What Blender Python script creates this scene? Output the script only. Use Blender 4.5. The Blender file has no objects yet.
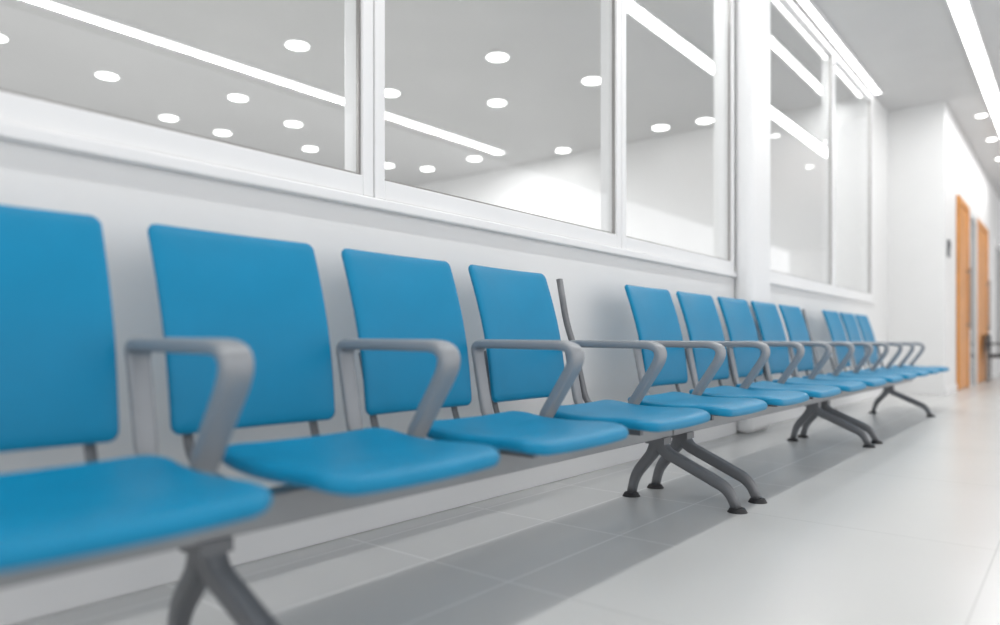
import bpy, math
from mathutils import Vector
sc=bpy.context.scene
try:
    sc.view_settings.view_transform='Standard'
    sc.view_settings.look='None'
except Exception: pass
COL=sc.collection

# ---------------- materials ----------------
def mat(name,col,rough=.5,metal=0.,var=.04,scale=6.,bump=0.,coat=0.,spec=.5):
    m=bpy.data.materials.new(name); m.use_nodes=True
    nt=m.node_tree; b=nt.nodes['Principled BSDF']
    tc=nt.nodes.new('ShaderNodeTexCoord')
    n=nt.nodes.new('ShaderNodeTexNoise'); n.inputs['Scale'].default_value=scale; n.inputs['Detail'].default_value=3
    nt.links.new(tc.outputs['Object'],n.inputs['Vector'])
    r=nt.nodes.new('ShaderNodeValToRGB')
    r.color_ramp.elements[0].position=.3; r.color_ramp.elements[1].position=.7
    r.color_ramp.elements[0].color=[c*(1-var) for c in col]+[1]
    r.color_ramp.elements[1].color=[min(1,c*(1+var)) for c in col]+[1]
    nt.links.new(n.outputs['Fac'],r.inputs['Fac']); nt.links.new(r.outputs['Color'],b.inputs['Base Color'])
    b.inputs['Roughness'].default_value=rough; b.inputs['Metallic'].default_value=metal
    b.inputs['Specular IOR Level'].default_value=spec
    b.inputs['Coat Weight'].default_value=coat
    if bump>0:
        n2=nt.nodes.new('ShaderNodeTexNoise'); n2.inputs['Scale'].default_value=350
        nt.links.new(tc.outputs['Object'],n2.inputs['Vector'])
        bp=nt.nodes.new('ShaderNodeBump'); bp.inputs['Strength'].default_value=bump; bp.inputs['Distance'].default_value=.001
        nt.links.new(n2.outputs['Fac'],bp.inputs['Height']); nt.links.new(bp.outputs['Normal'],b.inputs['Normal'])
    return m
def emit(name,col,st):
    m=bpy.data.materials.new(name); m.use_nodes=True
    b=m.node_tree.nodes['Principled BSDF']
    b.inputs['Base Color'].default_value=(*col,1)
    b.inputs['Emission Color'].default_value=(*col,1); b.inputs['Emission Strength'].default_value=st
    return m
BLUE=mat('blue_polymer',(.001,.228,.425),.40,0,.05,5,.12,spec=.28)
GREY=mat('grey_metal',(.30,.315,.335),.38,.2,.03,8)
BEAMG=mat('beam_grey_metal',(.33,.34,.35),.45,.1,.03,8)
DGREY=mat('dark_grey_metal',(.17,.175,.185),.4,.25,.04,8)
BLACK=mat('black_rubber',(.02,.02,.022),.6)
WALL=mat('white_wall_paint',(.80,.80,.795),.55,0,.012,2)
TRIM=mat('white_trim',(.84,.84,.84),.35,0,.01,3)
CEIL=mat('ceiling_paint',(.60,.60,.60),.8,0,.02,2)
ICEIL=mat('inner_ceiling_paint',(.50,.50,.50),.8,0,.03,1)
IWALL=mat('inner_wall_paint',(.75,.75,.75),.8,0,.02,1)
ORANGE=mat('orange_wood',(.66,.27,.05),.4,0,.12,3)
STEEL=mat('brushed_steel',(.30,.29,.28),.35,.6)
GLASSD=mat('grey_door_glass',(.30,.31,.32),.12)
STRIP=emit('light_diffuser',(1,1,.99),7)
ISTRIP=emit('inner_light_diffuser',(1,1,.99),4)
SPOT=emit('downlight_lens',(1,1,.98),6)

def glass():
    m=bpy.data.materials.new('window_glass'); m.use_nodes=True
    nt=m.node_tree; nt.nodes.clear()
    o=nt.nodes.new('ShaderNodeOutputMaterial'); mx=nt.nodes.new('ShaderNodeMixShader')
    t=nt.nodes.new('ShaderNodeBsdfTransparent'); t.inputs['Color'].default_value=(.95,.955,.955,1)
    g=nt.nodes.new('ShaderNodeBsdfGlossy'); g.inputs['Roughness'].default_value=.0; g.inputs['Color'].default_value=(.9,.9,.9,1)
    f=nt.nodes.new('ShaderNodeLayerWeight'); f.inputs['Blend'].default_value=.5
    p=nt.nodes.new('ShaderNodeMath'); p.operation='POWER'; p.inputs[1].default_value=4.0
    q=nt.nodes.new('ShaderNodeMath'); q.operation='MULTIPLY_ADD'; q.inputs[1].default_value=.9; q.inputs[2].default_value=.04
    nt.links.new(f.outputs['Facing'],p.inputs[0]); nt.links.new(p.outputs[0],q.inputs[0])
    nt.links.new(q.outputs[0],mx.inputs[0]); nt.links.new(t.outputs[0],mx.inputs[1]); nt.links.new(g.outputs[0],mx.inputs[2])
    nt.links.new(mx.outputs[0],o.inputs[0]); return m
GLASS=glass()

def floor_mat():
    m=bpy.data.materials.new('floor_tiles'); m.use_nodes=True
    nt=m.node_tree; b=nt.nodes['Principled BSDF']; L=nt.links.new
    tc=nt.nodes.new('ShaderNodeTexCoord'); sp=nt.nodes.new('ShaderNodeSeparateXYZ'); L(tc.outputs['Object'],sp.inputs[0])
    def M(op,a,bv=None,c=None):
        n=nt.nodes.new('ShaderNodeMath'); n.operation=op
        for i,v in enumerate((a,bv,c)):
            if v is None: continue
            if isinstance(v,(int,float)): n.inputs[i].default_value=v
            else: L(v,n.inputs[i])
        return n.outputs[0]
    def line(coord,size,off,w):
        f=M('FRACT',M('DIVIDE',M('ADD',coord,off),size)); return M('LESS_THAN',f,w/size)
    X,Y=sp.outputs[0],sp.outputs[1]
    g1=M('MAXIMUM',line(X,.6,20.1,.006),line(Y,.30,20.1,.006))
    g2=M('MAXIMUM',line(X,1.2,20.1,.005),line(Y,1.2,20.2,.005))
    shaded_tile_zone=M('GREATER_THAN',Y,1.0)
    n=nt.nodes.new('ShaderNodeTexNoise'); n.inputs['Scale'].default_value=1.5; L(tc.outputs['Object'],n.inputs['Vector'])
    def mixc(f,a,bb):
        x=nt.nodes.new('ShaderNodeMix'); x.data_type='RGBA'
        L(f,x.inputs[0])
        for i,v in ((6,a),(7,bb)):
            if isinstance(v,tuple): x.inputs[i].default_value=(*v,1)
            else: L(v,x.inputs[i])
        return x.outputs[2]
    tone=mixc(n.outputs['Fac'],(.62,.62,.605),(.68,.68,.665))
    shade_tone=mixc(n.outputs['Fac'],(.57,.57,.56),(.64,.64,.63))  # darker tile tone: shade under the benches painted into the floor colour
    a=mixc(g2,tone,(.54,.54,.53)); c=mixc(g1,shade_tone,(.76,.76,.75))
    L(mixc(shaded_tile_zone,a,c),b.inputs['Base Color'])
    b.inputs['Roughness'].default_value=.27
    return m
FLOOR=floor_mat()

# ---------------- mesh helpers ----------------
def mesh_obj(name,verts,faces,m,smooth=False,loc=(0,0,0),parent=None,link=True):
    me=bpy.data.meshes.new(name); me.from_pydata(verts,[],faces); me.update()
    if smooth:
        for p in me.polygons: p.use_smooth=True
    me.materials.append(m)
    return obj(name,me,loc,parent)
def obj(name,me,loc=(0,0,0),parent=None):
    o=bpy.data.objects.new(name,me); COL.objects.link(o); o.location=loc
    if parent: o.parent=parent
    return o
def boxes(bl):
    V=[];F=[]
    for (x0,x1,y0,y1,z0,z1) in bl:
        b=len(V)
        V+=[(x0,y0,z0),(x1,y0,z0),(x1,y1,z0),(x0,y1,z0),(x0,y0,z1),(x1,y0,z1),(x1,y1,z1),(x0,y1,z1)]
        F+=[tuple(b+i for i in f) for f in ((0,3,2,1),(4,5,6,7),(0,1,5,4),(1,2,6,5),(2,3,7,6),(3,0,4,7))]
    return V,F
def boxobj(name,bl,m,bev=0,parent=None,loc=(0,0,0),seg=2):
    V,F=boxes(bl); o=mesh_obj(name,V,F,m,False,loc,parent)
    if bev:
        md=o.modifiers.new('b','BEVEL'); md.width=bev; md.segments=seg; md.limit_method='ANGLE'
    return o
def struct(o): o['kind']='structure'; return o

def fillet(pts,r,n=6):
    out=[Vector(pts[0])]
    for i in range(1,len(pts)-1):
        p=Vector(pts[i]); a=(Vector(pts[i-1])-p); b=(Vector(pts[i+1])-p)
        rr=r if isinstance(r,(int,float)) else r[i-1]
        d=min(rr,a.length*.48,b.length*.48)
        A=p+a.normalized()*d; B=p+b.normalized()*d
        for k in range(n+1):
            t=k/n; out.append(A*(1-t)**2+p*2*t*(1-t)+B*t*t)
    out.append(Vector(pts[-1])); return out
def sweep(path,w,t,ns=12,base=None):
    V,F=([],[]) if base is None else base
    n=len(path); b0=len(V)
    for i,p in enumerate(path):
        a=path[max(0,i-1)]; c=path[min(n-1,i+1)]
        tg=(c-a).normalized(); nr=Vector((-tg.y,tg.x)); u=i/(n-1)
        W=w(u) if callable(w) else w; T=t(u) if callable(t) else t
        for k in range(ns):
            an=2*math.pi*(k+.5)/ns; cx,sx=math.cos(an),math.sin(an); e=.5
            X=W/2*math.copysign(abs(cx)**e,cx); Nn=T/2*math.copysign(abs(sx)**e,sx)
            V.append((X,p.x+nr.x*Nn,p.y+nr.y*Nn))
    for i in range(n-1):
        for k in range(ns):
            k2=(k+1)%ns
            F.append((b0+i*ns+k,b0+i*ns+k2,b0+(i+1)*ns+k2,b0+(i+1)*ns+k))
    F.append(tuple(b0+k for k in range(ns))[::-1]); F.append(tuple(b0+(n-1)*ns+k for k in range(ns)))
    return V,F
def mkmesh(name,V,F,m,smooth=True,sharp=None):
    me=bpy.data.meshes.new(name); me.from_pydata(V,[],F); me.update()
    if smooth:
        for p in me.polygons: p.use_smooth=True
    me.materials.append(m); return me

def outline(w,l,r,inset,ta=1.0):
    W=w/2-inset; Lh=l/2-inset; r=max(r-inset*.7,.006); r=min(r,W*.9,Lh*.9)
    pts=[]; nc=7; nsd=8
    cs=[(W-r,Lh-r,0),(-(W-r),Lh-r,90),(-(W-r),-(Lh-r),180),(W-r,-(Lh-r),270)]
    arcs=[]
    for cx,cy,a in cs:
        arcs.append([(cx+r*math.cos(math.radians(a+90*k/nc)),cy+r*math.sin(math.radians(a+90*k/nc))) for k in range(nc+1)])
    for i in range(4):
        pts+=arcs[i]; A=arcs[i][-1]; B=arcs[(i+1)%4][0]
        for k in range(1,nsd): pts.append((A[0]+(B[0]-A[0])*k/nsd,A[1]+(B[1]-A[1])*k/nsd))
    return pts
def pad(w,l,r,t,bend,er=.018):
    lv=[]
    mx=min(w,l)/2-.015
    ins=[mx,mx*.8,mx*.6,mx*.42,mx*.26,.032,er]
    for i in ins: lv.append((i,-t/2))
    lv+=[(er*.5,-t*.46),(er*.17,-t*.32),(0,0),(er*.14,t*.25),(er*.5,t*.42),(er,t*.5)]
    for i in reversed(ins[:-1]): lv.append((i,t/2+.003*min(1,(i/.1))))
    V=[];F=[];N=None
    for i,z in lv:
        o=outline(w,l,r,i); N=len(o)
        for (x,y) in o: V.append(bend(x,y,z))
    for a in range(len(lv)-1):
        for k in range(N):
            k2=(k+1)%N; F.append((a*N+k,a*N+k2,(a+1)*N+k2,(a+1)*N+k))
    F.append(tuple(range(N))[::-1]); F.append(tuple((len(lv)-1)*N+k for k in range(N)))
    return V,F

# ---------------- bench part meshes ----------------
YB=1.35
SY=1.20
def seat_bend(x,y,z):
    v=y/.21
    zz=.411-.011*math.cos(v*math.pi*.5)
    if v<-.45: zz-=.016*((-v-.45)/.55)**2
    if v>.3: zz+=.012*((v-.3)/.7)**2
    zz-=.007*(1-(x/.235)**2)
    return (x,SY+y,zz+z)
V,F=pad(.48,.43,.060,.034,seat_bend,.019); SEAT=mkmesh('seat',V,F,BLUE)
def back_bend(x,y,z):
    u=(y/.255+1)/2
    yy=1.635+.115*u-.022*math.sin(u*math.pi)-.012*(x/.235)**2
    zz=.435+.505*u
    return (x*(.975+.025*u)+.013,yy-z*.97,zz+z*.22)
V,F=pad(.475,.51,.024,.020,back_bend,.010); BACK=mkmesh('backrest',V,F,BLUE)
P=fillet([(YB,.345),(1.345,.405),(1.185,.642),(1.64,.648),(1.585,.38),(1.50,.345),(YB,.335)],[.03,.105,.04,.05,.04],9)
V,F=sweep(P,lambda u:.042+.024*max(0,math.sin(min(1,u*1.5)*math.pi)),lambda u:.023+.010*max(0,math.sin(min(1,u*1.7)*math.pi)),16); ARM=mkmesh('armrest',V,F,GREY)
Q=fillet([(YB,.335),(1.50,.338),(1.645,.365),(1.715,.62)],[.03,.05],6)
V,F=sweep(Q,.024,.012,10); BSUP=mkmesh('back_support',V,F,DGREY)
Q=fillet([(YB,.335),(1.50,.345),(1.60,.40),(1.655,.62),(1.70,.74),(1.735,.925)],[.03,.05,.1,.06],6)
V,F=sweep(Q,.030,.020,12); UPR=mkmesh('back_upright',V,F,DGREY)
V,F=boxes([(-.10,.10,1.10,1.33,.368,.380),(-.035,.035,1.29,1.40,.329,.370),(-.10,-.08,1.10,1.33,.350,.370),(.08,.10,1.10,1.33,.350,.370)])
SBR=mkmesh('seat_bracket',V,F,DGREY,False)
def legpart(pts,rad):
    return sweep(fillet(pts,rad,7),lambda u:.058-.018*u,lambda u:.056-.022*u,12)
V,F=legpart([(YB,.27),(1.325,.205),(1.055,.085),(1.02,.012)],[.05,.04]); LEGF=mkmesh('front_leg',V,F,DGREY)
V,F=legpart([(YB,.27),(1.365,.205),(1.455,.095),(1.475,.012)],[.05,.04]); LEGR=mkmesh('rear_leg',V,F,DGREY)
def cyl(r,h,n=24,r2=None):
    r2=r if r2 is None else r2
    V=[(r*math.cos(2*math.pi*k/n),r*math.sin(2*math.pi*k/n),0) for k in range(n)]+[(r2*math.cos(2*math.pi*k/n),r2*math.sin(2*math.pi*k/n),h) for k in range(n)]
    F=[(k,(k+1)%n,n+(k+1)%n,n+k) for k in range(n)]+[tuple(range(n))[::-1],tuple(range(n,2*n))]
    return V,F
V,F=cyl(.038,.016,24,.028); PAD=mkmesh('foot_pad',V,F,BLACK,False)
V,F=boxes([(-.035,.035,YB-.042,YB+.042,.235,.262)]); CLAMP=mkmesh('leg_clamp',V,F,DGREY,False)

PITCH=.578; C0=.422
def centre(n): return C0+PITCH*n
def bench(seats,noback,b0,b1,legs,label,extra_arm_left):
    e=bpy.data.objects.new('beam_bench',None); COL.objects.link(e)
    ox=(b0+b1)/2; e.location=(ox,YB,0)
    e['label']=label; e['category']='bench'; e['group']='linked waiting benches along the wall'
    def P(me,x,y=0,z=0,name=None,par=None):
        o=bpy.data.objects.new(name or me.name,me); COL.objects.link(o)
        if par is None: o.parent=e; o.location=(x-ox,y-YB,z)
        else: o.parent=par; o.location=(x,y,z)
        return o
    V,F=boxes([(-(b1-b0)/2,(b1-b0)/2,-.034,.034,0,.072)])
    bm=mkmesh('beam',V,F,BEAMG,False); o=obj('beam',bm,(0,0,.26),e)
    md=o.modifiers.new('b','BEVEL'); md.width=.006; md.segments=3
    for i in seats:
        c=centre(i)
        P(SEAT,c); P(SBR,c)
        if i not in noback:
            P(BACK,c); P(BSUP,c-.16); P(BSUP,c+.20)
        else:
            P(UPR,c-.215)
        P(ARM,c+PITCH/2)
    if extra_arm_left: P(ARM,centre(seats[0])-PITCH/2)
    for s in legs:
        P(CLAMP,s)
        for me,py in ((LEGF,1.018),(LEGR,1.476)):
            l=P(me,s)
            P(PAD,0,py,0,par=l)
    return e
bench([0,1,2,3],[],.10,2.745,[.72,2.68],'four-seat grey beam bench with sky blue seats and backs',True)
bench([4,5,6,7],[4],2.755,4.99,[2.90,4.87],'blue four-seat beam bench whose first seat has no backrest',False)
bench([8,9,10,11,12,13],[10],5.0,8.25,[5.09,7.23],'long blue beam bench standing beside the window wall end',False)

# ---------------- room ----------------
H=3.65; WY=1.93
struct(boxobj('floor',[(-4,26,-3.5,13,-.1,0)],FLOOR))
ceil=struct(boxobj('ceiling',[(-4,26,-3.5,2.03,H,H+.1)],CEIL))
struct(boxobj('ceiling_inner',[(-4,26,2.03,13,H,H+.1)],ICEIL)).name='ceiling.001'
WZ0,WZ1=1.16,3.60
ops=[(-1.85,-.15),(-.15,1.64),(1.64,3.375),(3.375,4.995),(5.46,7.65),(7.65,9.38)]
wl=[(-4,10.3,WY,WY+.14,0,WZ0),(-4,10.3,WY,WY+.14,WZ1,H),(-4,-1.85,WY,WY+.14,WZ0,WZ1),(4.995,5.46,WY,WY+.14,WZ0,WZ1),(9.38,10.3,WY,WY+.14,WZ0,WZ1)]
struct(boxobj('wall_left',wl,WALL))
struct(boxobj('wall_far',[(10.3,10.44,1.30,13,0,H)],WALL))
struct(boxobj('wall_corridor',[(10.44,24,1.30,1.44,0,H)],WALL))
struct(boxobj('wall_end',[(24,24.14,-3.5,1.44,0,H)],WALL))
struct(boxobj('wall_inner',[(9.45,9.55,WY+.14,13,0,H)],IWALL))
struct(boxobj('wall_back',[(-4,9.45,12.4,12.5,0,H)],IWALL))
o=struct(boxobj('trim_1',[(5.0,5.44,1.80,WY,0,H)],TRIM,.05,seg=4))
for i,(a,b) in enumerate(ops):
    fw=.050
    y0,y1=WY-.014,WY+.09
    fr=boxobj('window_%d'%(i+1),[(a+.003,a+fw,y0,y1,WZ0,WZ1),(b-fw,b-.003,y0,y1,WZ0,WZ1),(a+fw,b-fw,y0,y1,WZ0,WZ0+.07),(a+fw,b-fw,y0,y1,WZ1-.06,WZ1)],TRIM,.004)
    struct(fr)
    g=boxobj('glass_pane',[(a+fw,b-fw,WY+.015,WY+.021,WZ0+.07,WZ1-.06)],GLASS,parent=fr)
    k=.009
    boxobj('gasket',[(a+fw,a+fw+k,WY+.0,WY+.014,WZ0+.07,WZ1-.06),(b-fw-k,b-fw,WY+.0,WY+.014,WZ0+.07,WZ1-.06),(a+fw+k,b-fw-k,WY+.0,WY+.014,WZ0+.07,WZ0+.07+k)],STEEL,parent=fr)
struct(boxobj('trim_2',[(-4,4.99,WY-.03,WY,1.12,1.158)],TRIM,.006))
struct(boxobj('trim_3',[(5.445,9.45,WY-.03,WY,1.12,1.158)],TRIM,.006))
struct(boxobj('baseboard_left',[(-4,4.99,WY-.03,WY,0,.12)],TRIM,.005))
struct(boxobj('baseboard_side',[(5.445,10.3,WY-.03,WY,0,.12)],TRIM,.005))
struct(boxobj('baseboard_corridor',[(10.3,11.3,1.28,1.30,0,.1)],TRIM,.004))

def door(n,a,b):
    d=struct(boxobj('door_%d'%n,[(a,a+.10,1.262,1.298,0,2.66),(b-.10,b,1.262,1.298,0,2.66),(a+.1,b-.1,1.262,1.298,2.56,2.66)],ORANGE,.005))
    boxobj('door_leaf',[(a+.105,b-.105,1.275,1.297,.01,2.555)],ORANGE,.003,parent=d)
    h=mesh_obj('door_handle',*boxes([(b-.26,b-.22,1.215,1.235,.85,1.75),(b-.25,b-.23,1.235,1.275,.9,.93),(b-.25,b-.23,1.235,1.275,1.67,1.70)]),STEEL,parent=d)
door(1,11.35,12.5)
door(2,13.55,15.3)
d=struct(boxobj('window_7',[(12.53,12.60,1.262,1.298,0,2.66),(13.45,13.52,1.262,1.298,0,2.66),(12.60,13.45,1.262,1.298,2.56,2.66)],TRIM,.004))
boxobj('glass_pane',[(12.605,13.445,1.28,1.297,.0,2.555)],GLASSD,parent=d)
d=struct(boxobj('window_8',[(16.6,16.7,1.262,1.298,.3,2.66),(20.9,21.0,1.262,1.298,.3,2.66),(16.7,20.9,1.262,1.298,2.56,2.66),(16.7,20.9,1.262,1.298,.3,.4)],TRIM,.004))
boxobj('glass_pane',[(16.705,20.895,1.28,1.297,.4,2.555)],GLASSD,parent=d)
w=boxobj('access_panel',[(10.48,10.62,1.275,1.302,1.74,1.96)],DGREY,.006)
w['label']='small dark wall access panel near the corner'; w['category']='wall panel'
boxobj('display',[(10.50,10.60,1.271,1.276,1.85,1.94)],BLACK,parent=w)

ch=bpy.data.objects.new('corridor_chair',None); COL.objects.link(ch); ch.location=(14.6,1.0,0)
ch['label']='small dark chair against the corridor wall'; ch['category']='chair'
boxobj('seat',[(-.24,.24,-.22,.22,.40,.46)],BLACK,.02,parent=ch)
boxobj('backrest',[(-.24,.24,.19,.23,.50,.80)],BLACK,.015,parent=ch)
for x in (-.26,.26):
    boxobj('armrest',[(x-.02,x+.02,-.18,.22,.62,.65)],BLACK,.008,parent=ch)
    for y in (-.2,.2):
        boxobj('leg',[(x-.015,x+.015,y-.015,y+.015,0,.64 if y<0 else .75)],DGREY,.004,parent=ch)

# ---------------- lights ----------------
def strip(x0,x1,y,m,label,power,w=.09,grp='ceiling light strips'):
    h=boxobj('ceiling_light_strip',[(x0-.02,x1+.02,y-w/2-.015,y-w/2,H-.03,H),(x0-.02,x1+.02,y+w/2,y+w/2+.015,H-.03,H),(x0-.02,x1+.02,y-w/2,y+w/2,H-.004,H)],TRIM)
    h['label']=label; h['category']='ceiling light'; h['group']=grp
    boxobj('diffuser',[(x0,x1,y-w/2,y+w/2,H-.02,H-.004)],m,parent=h)
    if power:
        l=bpy.data.lights.new('strip_lamp','AREA'); l.shape='RECTANGLE'; l.size=x1-x0; l.size_y=w; l.energy=power
        lo=bpy.data.objects.new('strip_lamp',l); COL.objects.link(lo); lo.location=((x0+x1)/2,y,H-.025); lo.parent=h
strip(-2,15.5,.82,STRIP,'long glowing white strip light set in corridor ceiling',100,.13)
strip(4.2,9.4,1.86,STRIP,'white cove strip light above the window wall',0,.06)
strip(-3,8.6,7.0,ISTRIP,'long strip light on ceiling of glazed room',500,.13)
strip(3.5,9.3,2.35,ISTRIP,'strip light on ceiling just inside the glazing',60,.08)

V,F=cyl(.11,.012,28); LENS=mkmesh('lens',V,F,SPOT,False)
V,F=cyl(.06,.012,28); LENS2=mkmesh('lens',V,F,SPOT,False)
def ring(r0,r1,h,n=28):
    V=[];F=[]
    for r,z in ((r0,0),(r1,0),(r1,h),(r0,h)):
        V+=[(r*math.cos(2*math.pi*k/n),r*math.sin(2*math.pi*k/n),z) for k in range(n)]
    for a in range(4):
        for k in range(n):
            F.append((a*n+k,a*n+(k+1)%n,((a+1)%4)*n+(k+1)%n,((a+1)%4)*n+k))
    return V,F
V,F=ring(.11,.13,.015); RING=mkmesh('downlight',V,F,TRIM,False)
V,F=ring(.06,.08,.015); RING2=mkmesh('downlight',V,F,TRIM,False)
spots=[(4.20,6.08),(3.33,8.42),(4.64,7.94),(4.47,9.36),(5.67,8.30),(5.27,9.43),(6.56,9.16),(5.70,6.38),(5.70,4.71),(6.78,5.61),(6.9,4.30),(9.1,6.2),(9.0,4.5),(9.1,3.9),(8.59,8.66),(8.6,7.59),(6.35,7.7),(8.0,9.02),(2.6,5.6),(2.2,8.2)]
for s,d in spots:
    o=obj('downlight',RING,(s,d,H-.015)); o['label']='round recessed white downlight in glazed room ceiling'; o['category']='ceiling light'; o['group']='downlights in the glazed room'
    obj('lens',LENS,(0,0,.002),o)
for s,d in [(11.2,1.0),(12.6,1.0),(14,1.0),(10.4,.5),(12.6,.35),(15.4,.95)]:
    o=obj('downlight',RING2,(s,d,H-.015)); o['label']='round recessed downlight in corridor ceiling'; o['category']='ceiling light'; o['group']='downlights in the corridor'
    obj('lens',LENS2,(0,0,.002),o)

w=bpy.data.worlds.new('World'); sc.world=w; w.use_nodes=True
w.node_tree.nodes['Background'].inputs[0].default_value=(.985,.985,1,1)
w.node_tree.nodes['Background'].inputs[1].default_value=1.36

# ---------------- camera ----------------
cd=bpy.data.cameras.new('cam'); cam=bpy.data.objects.new('camera',cd); COL.objects.link(cam); sc.camera=cam
cd.sensor_width=36; cd.lens=25.45; cd.shift_y=.0305
th=math.atan(580/707)
cam.location=(0,0,.65)
cam.rotation_euler=(math.radians(90),0,math.radians(-90)+th)
cd.dof.use_dof=True; cd.dof.focus_distance=2.9; cd.dof.aperture_fstop=.85
cd.clip_start=.05
